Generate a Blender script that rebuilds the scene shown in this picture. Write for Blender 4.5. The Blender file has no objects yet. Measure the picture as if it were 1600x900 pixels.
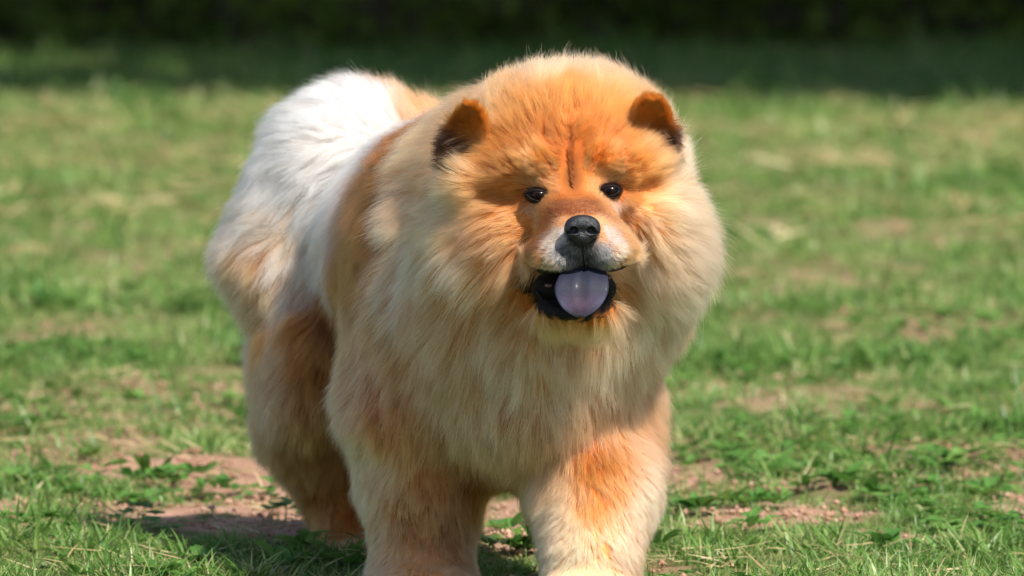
import bpy, math, random, time
import numpy as np
from mathutils import Vector, Matrix
T0 = time.time()
rng = np.random.default_rng(7)
random.seed(7)
scene = bpy.context.scene
COL = scene.collection

# ------------------------------------------------------------------ camera
CAM_Y, CAM_Z = -7.0, 0.8
PITCH = math.atan(700 / 10279.0)
F_PX = 10279.0
cam_data = bpy.data.cameras.new("camera")
cam = bpy.data.objects.new("camera", cam_data)
COL.objects.link(cam)
cam.location = (0, CAM_Y, CAM_Z)
cam.rotation_euler = (math.pi / 2 - PITCH, 0, 0)
cam_data.sensor_width = 36.0
cam_data.lens = F_PX / 1600 * 36.0
cam_data.clip_start = 0.1
cam_data.clip_end = 3000
cam_data.dof.use_dof = True
cam_data.dof.focus_distance = 6.78
cam_data.dof.aperture_fstop = 8.0
scene.camera = cam

# ------------------------------------------------------------------ sky and sun
SUN_DIR = Vector((0.56, -0.74, 1.18)).normalized()      # towards the sun
el = math.asin(SUN_DIR.z)
az = math.atan2(SUN_DIR.x, SUN_DIR.y)
world = bpy.data.worlds.new("World")
scene.world = world
world.use_nodes = True
nt = world.node_tree
bg = nt.nodes["Background"]
sky = nt.nodes.new("ShaderNodeTexSky")
sky.sky_type = 'NISHITA'
sky.sun_disc = False
sky.sun_elevation = el
sky.sun_rotation = az
nt.links.new(sky.outputs[0], bg.inputs[0])
bg.inputs[1].default_value = 0.11
sun_data = bpy.data.lights.new("sun", 'SUN')
sun_data.energy = 5.0
sun_data.angle = math.radians(0.55)
sun_data.color = (1.0, 0.945, 0.85)
sun = bpy.data.objects.new("sun", sun_data)
sun.location = SUN_DIR * 30
sun.rotation_euler = SUN_DIR.to_track_quat('Z', 'Y').to_euler()
COL.objects.link(sun)
vs = scene.view_settings
vs.view_transform = 'Standard'
vs.look = 'None'
vs.gamma = 1
vs.exposure = 0.56
scene.render.engine = 'CYCLES'
cy = scene.cycles
cy.max_bounces = 8
cy.diffuse_bounces = 3
cy.glossy_bounces = 3
cy.transmission_bounces = 6
cy.transparent_max_bounces = 6
cy.use_denoising = True
cy.denoiser = 'OPENIMAGEDENOISE'
cy.denoising_input_passes = 'RGB_ALBEDO_NORMAL'
cy.sample_clamp_indirect = 5
scene.cycles.filter_width = 1.3
cy.caustics_reflective = False
cy.caustics_refractive = False

# ------------------------------------------------------------------ helpers
ct, st = math.cos(PITCH), math.sin(PITCH)

def P(px, py, Y):
    u, v = (px - 800) / F_PX, (450 - py) / F_PX
    t = (Y - CAM_Y) / (ct + v * st)
    return np.array([t * u, Y, CAM_Z + t * (-st + v * ct)])

def G(px, py):
    """ground point seen at a pixel of the 1600x900 photograph"""
    u, v = (px - 800) / F_PX, (450 - py) / F_PX
    t = CAM_Z / (st - v * ct)
    return (t * u, CAM_Y + t * (ct + v * st))

def mpp(Y):
    return (Y - CAM_Y) / F_PX

def lin(c):
    c = np.array(c, float) / 255.0
    return np.where(c <= 0.04045, c / 12.92, ((c + 0.055) / 1.055) ** 2.4)

def hexc(h):
    return lin([int(h[i:i + 2], 16) for i in (0, 2, 4)])

def mesh_obj(name, verts, faces, mat=None, parent=None, smooth=True):
    me = bpy.data.meshes.new(name)
    verts = np.asarray(verts, np.float32)
    if isinstance(faces, np.ndarray):
        me.vertices.add(len(verts))
        me.vertices.foreach_set("co", verts.ravel())
        n, k = faces.shape
        me.loops.add(n * k)
        me.loops.foreach_set("vertex_index", faces.astype(np.int32).ravel())
        me.polygons.add(n)
        me.polygons.foreach_set("loop_start", np.arange(0, n * k, k, dtype=np.int32))
        me.update(calc_edges=True)
        me.validate()
    else:
        me.from_pydata([tuple(v) for v in verts], [], faces)
    if smooth:
        me.polygons.foreach_set("use_smooth", [True] * len(me.polygons))
    ob = bpy.data.objects.new(name, me)
    COL.objects.link(ob)
    if mat:
        me.materials.append(mat)
    if parent:
        ob.parent = parent
    return ob

def tag(o, label=None, cat=None, group=None, kind=None):
    if label: o["label"] = label
    if cat: o["category"] = cat
    if group: o["group"] = group
    if kind: o["kind"] = kind
    return o

def vcol(me, name, cols):
    a = me.attributes.new(name, 'FLOAT_COLOR', 'POINT')
    c = np.ones((len(cols), 4), np.float32)
    c[:, :3] = cols
    a.data.foreach_set("color", c.ravel())

def waves(seed, n=14):
    r = np.random.default_rng(seed)
    k = r.normal(size=(n, 3)); k /= np.linalg.norm(k, axis=1)[:, None]
    k *= r.uniform(0.6, 1.5, n)[:, None]
    return k, r.uniform(0, 6.283, n)

def noise(p, freq, seed):
    k, ph = waves(seed)
    return np.sin(p @ (k.T * freq * 6.283) + ph).sum(1) / math.sqrt(len(ph) / 2)   # about unit variance

def new_mat(name):
    m = bpy.data.materials.new(name)
    m.use_nodes = True
    return m, m.node_tree, m.node_tree.nodes["Principled BSDF"]

# ------------------------------------------------------------------ signed distance modelling
def sd_ellipsoid(p, c, r, R=None):
    q = p - c
    if R is not None:
        q = q @ R
    a = q / r
    k0 = np.sqrt((a * a).sum(-1))
    b = a / r
    k1 = np.sqrt((b * b).sum(-1)) + 1e-9
    return k0 * (k0 - 1) / k1

def sd_cone(p, a, b, ra, rb):
    ab = b - a
    h = np.clip(((p - a) @ ab) / (ab @ ab), 0, 1)
    d = p - a - h[..., None] * ab
    return np.sqrt((d * d).sum(-1)) - (ra + (rb - ra) * h)

def prim_eval(pr, p):
    if pr[0] == 'e':
        return sd_ellipsoid(p, pr[1], pr[2], pr[3])
    return sd_cone(p, pr[1], pr[2], pr[3], pr[4])

def prim_box(pr):
    if pr[0] == 'e':
        m = max(pr[2])
        return pr[1] - m, pr[1] + m
    r = max(pr[3], pr[4])
    return np.minimum(pr[1], pr[2]) - r, np.maximum(pr[1], pr[2]) + r

def surface_nets(F, o, h):
    ins = F < 0
    c = ins[:-1, :-1, :-1].astype(np.int8)
    cnt = np.zeros_like(c)
    for dx in (0, 1):
        for dy in (0, 1):
            for dz in (0, 1):
                cnt += ins[dx:ins.shape[0] - 1 + dx, dy:ins.shape[1] - 1 + dy, dz:ins.shape[2] - 1 + dz]
    act = (cnt > 0) & (cnt < 8)
    idx = np.argwhere(act)
    vid = -np.ones(act.shape, np.int32)
    vid[act] = np.arange(len(idx))
    corners = [(dx, dy, dz) for dx in (0, 1) for dy in (0, 1) for dz in (0, 1)]
    val = {k: F[idx[:, 0] + k[0], idx[:, 1] + k[1], idx[:, 2] + k[2]] for k in corners}
    acc = np.zeros((len(idx), 3)); n = np.zeros(len(idx))
    for k in corners:
        for ax in range(3):
            if k[ax] == 0:
                k2 = list(k); k2[ax] = 1; k2 = tuple(k2)
                a, b = val[k], val[k2]
                m = (a < 0) != (b < 0)
                t = np.where(m, a / np.where(m, a - b, 1), 0)
                q = np.tile(np.array(k, float), (len(idx), 1)); q[:, ax] = t
                acc[m] += q[m]; n[m] += 1
    verts = o + h * (idx + acc / n[:, None])
    faces = []
    for ax in range(3):
        s = [slice(None)] * 3; s2 = [slice(None)] * 3
        s[ax] = slice(0, -1); s2[ax] = slice(1, None)
        A, B = ins[tuple(s)], ins[tuple(s2)]
        e = np.argwhere(A != B)
        oth = [i for i in range(3) if i != ax]
        ok = np.all([(e[:, i] > 0) & (e[:, i] < F.shape[i] - 1) for i in oth], axis=0)
        e = e[ok]
        flip = A[e[:, 0], e[:, 1], e[:, 2]]
        u, v = np.zeros(3, int), np.zeros(3, int)
        u[oth[0]] = 1; v[oth[1]] = 1
        g = lambda q: vid[q[:, 0], q[:, 1], q[:, 2]]
        quad = np.stack([g(e - u - v), g(e - v), g(e), g(e - u)], 1)
        if ax == 1:
            flip = ~flip
        quad[~flip] = quad[~flip][:, ::-1]
        faces.append(quad)
    return verts, np.concatenate(faces)

def build_sdf(prims, h, carve=(), pad=0.03, grow=0):
    lo = np.min([prim_box(q)[0] for q in prims], 0) - pad
    hi = np.max([prim_box(q)[1] for q in prims], 0) + pad
    n = np.ceil((hi - lo) / h).astype(int) + 1
    F = np.full(n, 9.0, np.float32)
    ax = [lo[i] + h * np.arange(n[i]) for i in range(3)]
    def sub(pr, k):
        a, b = prim_box(pr)
        i0 = np.maximum(0, ((a - lo - k - 0.012) / h).astype(int))
        i1 = np.minimum(n, ((b - lo + k + 0.012) / h).astype(int) + 2)
        X = np.stack(np.meshgrid(*[ax[i][i0[i]:i1[i]] for i in range(3)], indexing='ij'), -1)
        return tuple(slice(i0[i], i1[i]) for i in range(3)), prim_eval(pr, X)
    for pr in prims:
        k = pr[-1]
        s, d = sub(pr, k)
        a = F[s]
        hh = np.clip(0.5 + 0.5 * (a - d) / k, 0, 1)
        F[s] = a * (1 - hh) + d * hh - k * hh * (1 - hh)
    for pr in carve:
        k = pr[-1]
        s, d = sub(pr, k)
        a = F[s]; d = -d
        hh = np.clip(0.5 - 0.5 * (a - d) / k, 0, 1)
        F[s] = a * (1 - hh) + d * hh + k * hh * (1 - hh)
    if grow:
        F -= (grow * np.clip((ax[1] + .24) / .06, 0, 1)).astype(np.float32)[None, :, None]
    return surface_nets(F, lo, h)

def E(px, py, Y, rx, ry, rz, k=0.03, rot=None):
    m = mpp(Y)
    R = np.array(Matrix.Rotation(math.radians(rot), 3, 'Y')) if rot else None
    return ('e', P(px, py, Y), np.array([rx * m, ry, rz * m]), R, k)

def K(a, b, ra, rb, k=0.03):
    return ('c', P(*a), P(*b), ra, rb, k)

# ------------------------------------------------------------------ ground
PATCH = [  # bare soil: pixel centre, half sizes in metres, strength
    (395, 760, .13, .42, 1.0), (330, 735, .12, .22, .8), (430, 815, .10, .16, 1.0), (470, 790, .09, .2, .9),
    (790, 805, .09, .22, 1.0), (1068, 738, .06, .22, 1.0), (1230, 615, .15, .26, .55), (1190, 770, .10, .14, .7),
    (1215, 812, .09, .10, .9), (1490, 715, .22, .18, .7), (1585, 800, .07, .14, .9), (1520, 745, .12, .1, .6), (60, 690, .14, .25, .6),
    (15, 800, .05, .16, .9), (330, 640, .10, .5, .5), (1390, 640, .12, .3, .25), (1200, 440, .25, .6, .55),
    (120, 235, .5, 1.1, .8), (1390, 212, .6, 1.0, .9), (1560, 215, .5, .8, .6), (60, 380, .3, .8, .55), (240, 350, .25, .8, .55),
    (1170, 235, .5, 1., .5), (1300, 330, .4, .9, .4), (1500, 345, .5, .9, .45), (100, 640, .2, .3, .4), (30, 530, .2, .3, .5),
    (820, 860, .10, .05, .8), (1100, 800, .10, .06, .5), (250, 800, .10, .08, .6), (640, 235, .8, 1., .4), (1420, 850, .07, .03, .5)]
PW = [(G(a, b), c * (1.25 if b > 580 else 1), d * (1.4 if b > 580 else 1), s) for a, b, c, d, s in PATCH]

def soil_mask(x, y):
    """0 = thick grass, 1 = bare soil"""
    p = np.stack([x, y, np.zeros_like(x)], 1)
    wob = noise(p, 3.1, 3) * .35 + noise(p, 9., 4) * .25 + noise(p, 25., 6) * .15
    m = np.zeros_like(x)
    for (cx, cy_), a, b, s in PW:
        d = np.sqrt(((x - cx) / a) ** 2 + ((y - cy_) / b) ** 2)
        m = np.maximum(m, s * np.clip((1.35 - d + wob * .6) / .6, 0, 1))
    gen = np.clip((noise(p * [.8, .5, 1], 1.3, 11) + .9 * noise(p, 6.4, 12) - 1.6) * 0.7, 0, .6)
    return np.clip(np.maximum(m * np.clip(1 - (y - 4) / 14, .55, 1), gen), 0, 1) * np.clip(1.0 + .35 * noise(p, 17., 13), 0, 1)

def height(x, y):
    p = np.stack([x, y, np.zeros_like(x)], 1)
    return (noise(p, .9, 21) * .006 + noise(p, 3.5, 22) * .004 + noise(p, 11., 23) * .0018) * np.clip((60 - np.abs(y)) / 40, 0, 1)

gx = np.concatenate([-np.geomspace(600, 2.6, 36), np.linspace(-2.5, 2.5, 230), np.geomspace(2.6, 600, 36)])
gy = np.concatenate([-np.geomspace(300, 1.3, 26) , np.linspace(-1.2, 4.0, 260), np.linspace(4.05, 22, 240), np.geomspace(22.3, 1500, 40)])
GX, GY = np.meshgrid(gx, gy, indexing='ij')
gxx, gyy = GX.ravel(), GY.ravel()
gz = height(gxx, gyy)
nx, ny = GX.shape
ii = (np.arange(nx - 1)[:, None] * ny + np.arange(ny - 1)[None]).ravel()
gf = np.stack([ii, ii + ny, ii + ny + 1, ii + 1], 1)
m_soil, nt, b = new_mat("soil_and_thatch")
N = nt.nodes
tc = N.new("ShaderNodeTexCoord")
def nz(scale, detail=6, rough=.6):
    n = N.new("ShaderNodeTexNoise"); n.inputs['Scale'].default_value = scale
    n.inputs['Detail'].default_value = detail; n.inputs['Roughness'].default_value = rough
    nt.links.new(tc.outputs['Object'], n.inputs['Vector']); return n
def ramp(src, stops):
    r = N.new("ShaderNodeValToRGB"); r.color_ramp.elements.remove(r.color_ramp.elements[1])
    r.color_ramp.elements[0].position = stops[0][0]; r.color_ramp.elements[0].color = (*stops[0][1], 1)
    for ps, c in stops[1:]:
        e = r.color_ramp.elements.new(ps); e.color = (*c, 1)
    nt.links.new(src, r.inputs[0]); return r
n1 = nz(16); n2 = nz(140, 8, .7); n3 = nz(5)
soil = ramp(n1.outputs[0], [(.25, (.26, .13, .085)), (.5, (.40, .225, .155)), (.75, (.50, .31, .225))])
that = ramp(n2.outputs[0], [(.3, (.05, .065, .02)), (.55, (.13, .15, .05)), (.75, (.28, .25, .12))])
at = N.new("ShaderNodeAttribute"); at.attribute_name = "soil"
mx = N.new("ShaderNodeMix"); mx.data_type = 'RGBA'
nt.links.new(at.outputs['Fac'], mx.inputs[0]); nt.links.new(that.outputs[0], mx.inputs[6]); nt.links.new(soil.outputs[0], mx.inputs[7])
nt.links.new(mx.outputs[2], b.inputs['Base Color'])
b.inputs['Roughness'].default_value = .95
b.inputs['Specular IOR Level'].default_value = .15
bp = N.new("ShaderNodeBump"); bp.inputs['Strength'].default_value = .9; bp.inputs['Distance'].default_value = .004
nt.links.new(n2.outputs[0], bp.inputs['Height']); nt.links.new(bp.outputs[0], b.inputs['Normal'])
ground = mesh_obj("ground", np.stack([gxx, gyy, gz], 1), gf, m_soil)
a = ground.data.attributes.new("soil", 'FLOAT', 'POINT')
a.data.foreach_set("value", soil_mask(gxx, gyy).astype(np.float32))
tag(ground, "lawn ground with patches of bare pinkish soil", None, None, "structure")

# ------------------------------------------------------------------ grass tufts and ground litter
def leaf_mat(name, stops, trans=.35, rough=.5, spec=.35, var=.25):
    m, nt, b = new_mat(name)
    N = nt.nodes
    oi = N.new("ShaderNodeObjectInfo")
    vc = N.new("ShaderNodeAttribute"); vc.attribute_name = "shade"
    ad = N.new("ShaderNodeMath"); ad.operation = 'MULTIPLY_ADD'
    ad.inputs[1].default_value = var
    nt.links.new(vc.outputs['Fac'], ad.inputs[0])
    ml = N.new("ShaderNodeMath"); ml.operation = 'MULTIPLY'; ml.inputs[1].default_value = 1 - var
    nt.links.new(oi.outputs['Random'], ml.inputs[0]); nt.links.new(ml.outputs[0], ad.inputs[2])
    r = N.new("ShaderNodeValToRGB"); r.color_ramp.elements.remove(r.color_ramp.elements[1])
    r.color_ramp.elements[0].position = stops[0][0]; r.color_ramp.elements[0].color = (*stops[0][1], 1)
    for ps, c in stops[1:]:
        e = r.color_ramp.elements.new(ps); e.color = (*c, 1)
    nt.links.new(ad.outputs[0], r.inputs[0])
    nt.links.new(r.outputs[0], b.inputs['Base Color'])
    b.inputs['Roughness'].default_value = rough
    b.inputs['Specular IOR Level'].default_value = spec
    tr = N.new("ShaderNodeBsdfTranslucent"); nt.links.new(r.outputs[0], tr.inputs[0])
    ms = N.new("ShaderNodeMixShader"); ms.inputs[0].default_value = trans
    nt.links.new(b.outputs[0], ms.inputs[1]); nt.links.new(tr.outputs[0], ms.inputs[2])
    nt.links.new(ms.outputs[0], N["Material Output"].inputs[0])
    return m

m_grass = leaf_mat("grass_blade", [(0, (.07, .18, .035)), (.35, (.13, .26, .05)), (.65, (.21, .34, .075)), (.80, (.32, .38, .13)), (1, (.60, .48, .27))], .42, .42, .5)
m_straw = leaf_mat("dry_straw", [(0, (.34, .24, .11)), (.6, (.52, .40, .2)), (1, (.68, .56, .34))], .3)
m_weed = leaf_mat("weed_leaf", [(0, (.06, .17, .028)), (.5, (.11, .25, .045)), (1, (.19, .33, .075))], .35, .4, .5)
m_crumb = leaf_mat("soil_crumb", [(0, (.24, .12, .08)), (.6, (.42, .25, .17)), (1, (.55, .38, .28))], 0, .95, .1)

def blade(root, h, w, lean, az, r, seg=4, curl=.6, twist=None):
    """a bent tapering blade: verts, faces"""
    d = np.array([math.cos(az), math.sin(az), 0]); s = np.array([-d[1], d[0], 0])
    if twist: s = s * math.cos(twist) + np.array([0, 0, 1]) * math.sin(twist) * .6
    v = []; ang = lean; p = np.array(root, float)
    for i in range(seg + 1):
        t = i / seg
        ww = w * (1 - t ** 1.8) * .5 + 1e-4
        v += [p - s * ww, p + s * ww]
        ang = lean + curl * t
        p = p + (d * math.sin(ang) + np.array([0, 0, 1]) * math.cos(ang)) * h / seg
    f = [(2 * i, 2 * i + 1, 2 * i + 3, 2 * i + 2) for i in range(seg)]
    return v, f

def tuft(name, n, h, w, spread, mat, lean=(.1, 1.0), curl=(.3, 1.2), seg=4):
    V, Fc, S = [], [], []
    for i in range(n):
        az = random.uniform(0, 6.283); rr = spread * math.sqrt(random.random()); ra = random.uniform(0, 6.283)
        v, f = blade((rr * math.cos(ra), rr * math.sin(ra), -.004), h * random.uniform(.45, 1.15), w * random.uniform(.6, 1.2),
                     random.uniform(*lean), az, random, seg, random.uniform(*curl), random.uniform(-.8, .8))
        o = len(V); V += v; Fc += [tuple(k + o for k in q) for q in f]; S += [random.random()] * len(v)
    return finish_src(name, V, Fc, S, mat)

SRC = {}
def finish_src(name, V, Fc, S, mat):
    me = bpy.data.meshes.new(name)
    me.from_pydata([tuple(v) for v in V], [], Fc)
    me.polygons.foreach_set("use_smooth", [True] * len(me.polygons))
    me.materials.append(mat)
    a = me.attributes.new("shade", 'FLOAT', 'POINT'); a.data.foreach_set("value", np.array(S, np.float32))
    return bpy.data.objects.new(name, me)

def oval_leaf(L, W, az, tilt, base=(0, 0, .004), stalk=.0, fold=.25, seg=6, wavy=.06, droop=.5):
    d = np.array([math.cos(az), math.sin(az), 0]); s = np.array([-d[1], d[0], 0]); up = np.array([0, 0, 1.])
    V = []; p = np.array(base, float); ang = tilt
    if stalk:
        p = p + (d * math.cos(ang) + up * math.sin(ang)) * stalk
    for i in range(seg + 1):
        t = i / seg
        w = W * .5 * (math.sin(math.pi * min(1, .06 + t * .94) ** .8) ** .75) + 2e-4
        wv = math.sin(t * 9 + az * 3) * wavy * W
        V += [p - s * w + up * (w * fold + wv), p - up * 0.0004, p + s * w + up * (w * fold - wv)]
        ang = tilt - droop * t
        p = p + (d * math.cos(ang) + up * math.sin(ang)) * L / seg
    Fc = []
    for i in range(seg):
        a = 3 * i
        Fc += [(a, a + 1, a + 4, a + 3), (a + 1, a + 2, a + 5, a + 4)]
    return V, Fc

def clover(name, n, size, spread):
    V, Fc, S = [], [], []
    for i in range(n):
        rr = spread * math.sqrt(random.random()); ra = random.uniform(0, 6.283)
        hgt = random.uniform(.006, .022)
        c = (rr * math.cos(ra), rr * math.sin(ra), hgt); a0 = random.uniform(0, 6.283); sh = random.random()
        sz = size * random.uniform(.6, 1.2)
        for k in range(3):
            v, f = oval_leaf(sz, sz * .95, a0 + k * 2.094, random.uniform(0, .5), c, 0, .3, 3, 0, .3)
            o = len(V); V += v; Fc += [tuple(q + o for q in g) for g in f]; S += [sh] * len(v)
        v, f = blade((c[0], c[1], -.004), hgt + .004, .0012, 0, 0, random, 1, 0)
        o = len(V); V += v; Fc += [tuple(q + o for q in g) for g in f]; S += [sh] * len(v)
    return finish_src(name, V, Fc, S, m_weed)

def litter(name, n, L, w, spread, mat):
    V, Fc, S = [], [], []
    for i in range(n):
        rr = spread * math.sqrt(random.random()); ra = random.uniform(0, 6.283)
        v, f = blade((rr * math.cos(ra), rr * math.sin(ra), random.uniform(.001, .012)), L * random.uniform(.4, 1.2), w, random.uniform(1.25, 1.6), random.uniform(0, 6.283), random, 3, random.uniform(-.25, .25), random.uniform(-1, 1))
        o = len(V); V += v; Fc += [tuple(q + o for q in g) for g in f]; S += [random.random()] * len(v)
    return finish_src(name, V, Fc, S, mat)

def crumb(name, n, size, spread):
    V, Fc, S = [], [], []
    for i in range(n):
        rr = spread * math.sqrt(random.random()); ra = random.uniform(0, 6.283)
        s = size * random.uniform(.3, 1.2); c = np.array([rr * math.cos(ra), rr * math.sin(ra), s * .3])
        oc = np.array([(1, 0, 0), (-1, 0, 0), (0, 1, 0), (0, -1, 0), (0, 0, .8), (0, 0, -.8)], float)
        oc = oc * np.array([random.uniform(.6, 1.3) for _ in range(18)]).reshape(6, 3) * s
        R = np.array(Matrix.Rotation(random.uniform(0, 3), 3, 'Z'))
        o = len(V); V += list(oc @ R.T + c); S += [random.random()] * 6
        Fc += [tuple(q + o for q in g) for g in [(0, 2, 4), (2, 1, 4), (1, 3, 4), (3, 0, 4), (2, 0, 5), (1, 2, 5), (3, 1, 5), (0, 3, 5)]]
    return finish_src(name, V, Fc, S, m_crumb)

def scatter(name, sources, pts, scl, idx, label, cat=None, tilt=.15, kind="stuff"):
    """one object whose points carry copies of small tufts"""
    coll = bpy.data.collections.new(name + "_sources")
    for s in sources: coll.objects.link(s)
    n = len(pts)
    me = bpy.data.meshes.new(name)
    me.vertices.add(n); me.vertices.foreach_set("co", np.asarray(pts, np.float32).ravel())
    a = me.attributes.new("tscale", 'FLOAT', 'POINT'); a.data.foreach_set("value", np.asarray(scl, np.float32))
    a = me.attributes.new("tidx", 'INT', 'POINT'); a.data.foreach_set("value", np.asarray(idx, np.int32))
    rot = np.stack([rng.normal(0, tilt, n), rng.normal(0, tilt, n), rng.uniform(0, 6.283, n)], 1)
    a = me.attributes.new("trot", 'FLOAT_VECTOR', 'POINT'); a.data.foreach_set("vector", rot.astype(np.float32).ravel())
    ob = bpy.data.objects.new(name, me); COL.objects.link(ob)
    ng = bpy.data.node_groups.new(name, 'GeometryNodeTree')
    ng.interface.new_socket("Geometry", in_out='INPUT', socket_type='NodeSocketGeometry')
    ng.interface.new_socket("Geometry", in_out='OUTPUT', socket_type='NodeSocketGeometry')
    N = ng.nodes; L = ng.links
    gi, go = N.new("NodeGroupInput"), N.new("NodeGroupOutput")
    mp = N.new("GeometryNodeMeshToPoints")
    ci = N.new("GeometryNodeCollectionInfo"); ci.inputs['Collection'].default_value = coll
    ci.inputs['Separate Children'].default_value = True; ci.inputs['Reset Children'].default_value = True
    ip = N.new("GeometryNodeInstanceOnPoints"); ip.inputs['Pick Instance'].default_value = True
    def att(nm, ty):
        q = N.new("GeometryNodeInputNamedAttribute"); q.data_type = ty; q.inputs['Name'].default_value = nm
        return q.outputs['Attribute']
    e2r = N.new("FunctionNodeEulerToRotation")
    L.new(att("trot", 'FLOAT_VECTOR'), e2r.inputs[0])
    L.new(gi.outputs[0], mp.inputs[0]); L.new(mp.outputs[0], ip.inputs['Points'])
    L.new(ci.outputs[0], ip.inputs['Instance'])
    L.new(att("tidx", 'INT'), ip.inputs['Instance Index'])
    L.new(e2r.outputs[0], ip.inputs['Rotation'])
    L.new(att("tscale", 'FLOAT'), ip.inputs['Scale'])
    L.new(ip.outputs[0], go.inputs[0])
    md = ob.modifiers.new("scatter", 'NODES'); md.node_group = ng
    tag(ob, label, cat, None, kind)
    return ob

def spread_points(n, y0, y1, half0, half1, keep):
    y = rng.uniform(y0, y1, n)
    x = rng.uniform(-1, 1, n) * (half0 + (half1 - half0) * (y - y0) / (y1 - y0))
    k = rng.random(n) < keep(x, y)
    return x[k], y[k]

grasses = [tuft("grass_tuft", 16, .030, .0026, .022, m_grass) for _ in range(4)] + \
          [tuft("grass_tuft", 14, .040, .0030, .024, m_grass, (.5, 1.3), (.2, .9)) for _ in range(4)] + \
          [tuft("grass_tuft", 9, .052, .0032, .02, m_grass, (.2, 1.2), (.4, 1.3)) for _ in range(2)]
def lawn(name, n, y0, y1, h0, h1, s0, s1, label):
    def keep(x, y):
        m = soil_mask(x, y)
        p = np.stack([x, y, 0 * x], 1)
        return np.clip(1 - m * 1.12, 0.0, 1) * np.clip(.9 + .25 * noise(p, 2.2, 31), .55, 1)
    x, y = spread_points(n, y0, y1, h0, h1, keep)
    p = np.stack([x, y, 0 * x], 1)
    lush = np.clip(.92 + .25 * noise(p, 1.7, 33) + .2 * noise(p, 7, 34), .45, 1.7)
    s = (s0 + (s1 - s0) * (y - y0) / (y1 - y0)) * lush * (1 - .5 * soil_mask(x, y + .06)) * rng.uniform(.7, 1.25, len(x))
    idx = rng.choice(10, len(x), p=[.14] * 4 + [.095] * 4 + [.03] * 2)
    return scatter(name, [g.copy() for g in grasses], np.stack([x, y, height(x, y)], 1), s, idx, label)
lawn("grass", 80000, -1.6, 3.2, 2.2, 3.2, .95, 1.15, "short trampled green grass of the lawn around the dog")
lawn("grass", 75000, 3.2, 13.0, 3.2, 6.5, 1.25, 2.0, "blurred sunlit green grass behind the dog")
lawn("grass", 26000, 13.0, 18.5, 6.5, 8.0, 2.0, 2.6, "dark shaded grass at the foot of the hedge")

# dry straw, clover and soil crumbs
sx, sy = spread_points(6500, -1.3, 6.0, 1.6, 2.2, lambda x, y: np.clip(.35 + .35 * noise(np.stack([x, y, 0 * x], 1), 1.9, 41), .05, 1))
scatter("dry_straw_litter", [litter("straw", 7, .045, .0022, .05, m_straw) for _ in range(4)], np.stack([sx, sy, height(sx, sy)], 1),
        rng.uniform(.6, 1.5, len(sx)), rng.integers(0, 4, len(sx)), "pale dry straw strewn through the short grass", None, .1)
sx, sy = spread_points(2800, 6.0, 13.5, 2.4, 3.6, lambda x, y: np.clip(.3 + .4 * noise(np.stack([x, y, 0 * x], 1), .9, 42), .02, 1))
scatter("dry_straw_litter", [litter("straw", 7, .07, .005, .09, m_straw) for _ in range(4)], np.stack([sx, sy, height(sx, sy) + .015], 1),
        rng.uniform(.8, 1.8, len(sx)), rng.integers(0, 4, len(sx)), "pale dry straw patches in the blurred lawn behind the dog", None, .1)
sx, sy = spread_points(5200, -1.3, 4.0, 1.6, 2.0, lambda x, y: np.clip(-.1 + .8 * noise(np.stack([x, y, 0 * x], 1), 1.6, 51), 0, 1) * (1 - soil_mask(x, y)))
scatter("clover", [clover("clover_clump", 9, .0095, .03) for _ in range(4)], np.stack([sx, sy, height(sx, sy)], 1),
        rng.uniform(.7, 1.5, len(sx)), rng.integers(0, 4, len(sx)), "small green clover leaves mixed into the lawn", None, .1)
sx, sy = spread_points(9000, -1.3, 4.5, 1.6, 2.0, lambda x, y: np.clip(soil_mask(x, y) * 1.3, 0, 1))
scatter("soil_crumbs", [crumb("soil_clod", 12, .0036, .035) for _ in range(4)], np.stack([sx, sy, height(sx, sy)], 1),
        rng.uniform(.4, 1.5, len(sx)), rng.integers(0, 4, len(sx)), "crumbs of pinkish dry soil on the bare patches", None, .1)

def rosette(name, n, L, W):
    V, Fc, S = [], [], []
    for i in range(n):
        v, f = oval_leaf(L * random.uniform(.6, 1.15), W * random.uniform(.7, 1.1), i * 2.399 + random.uniform(-.3, .3), random.uniform(.25, .9), (random.uniform(-.008, .008), random.uniform(-.008, .008), .004), .004, .3, 4, .05, random.uniform(.4, .9))
        o = len(V); V += v; Fc += [tuple(q + o for q in g) for g in f]; S += [random.random()] * len(v)
    return finish_src(name, V, Fc, S, m_weed)
sx, sy = spread_points(5200, -1.3, 4.5, 1.7, 2.2, lambda x, y: np.clip(-.25 + .9 * noise(np.stack([x * .8, y, 0 * x], 1), 1.9, 55) + .3 * noise(np.stack([x, y, 0 * x], 1), 8, 56), 0, 1) * (1 - .7 * soil_mask(x, y)))
scatter("ground_weeds", [rosette("weed_rosette", 8, .026, .013) for _ in range(4)], np.stack([sx, sy, height(sx, sy) + .004], 1),
        rng.uniform(.6, 1.4, len(sx)), rng.integers(0, 4, len(sx)), "patches of small broad-leaved weeds growing through the lawn", None, .15)

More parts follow.
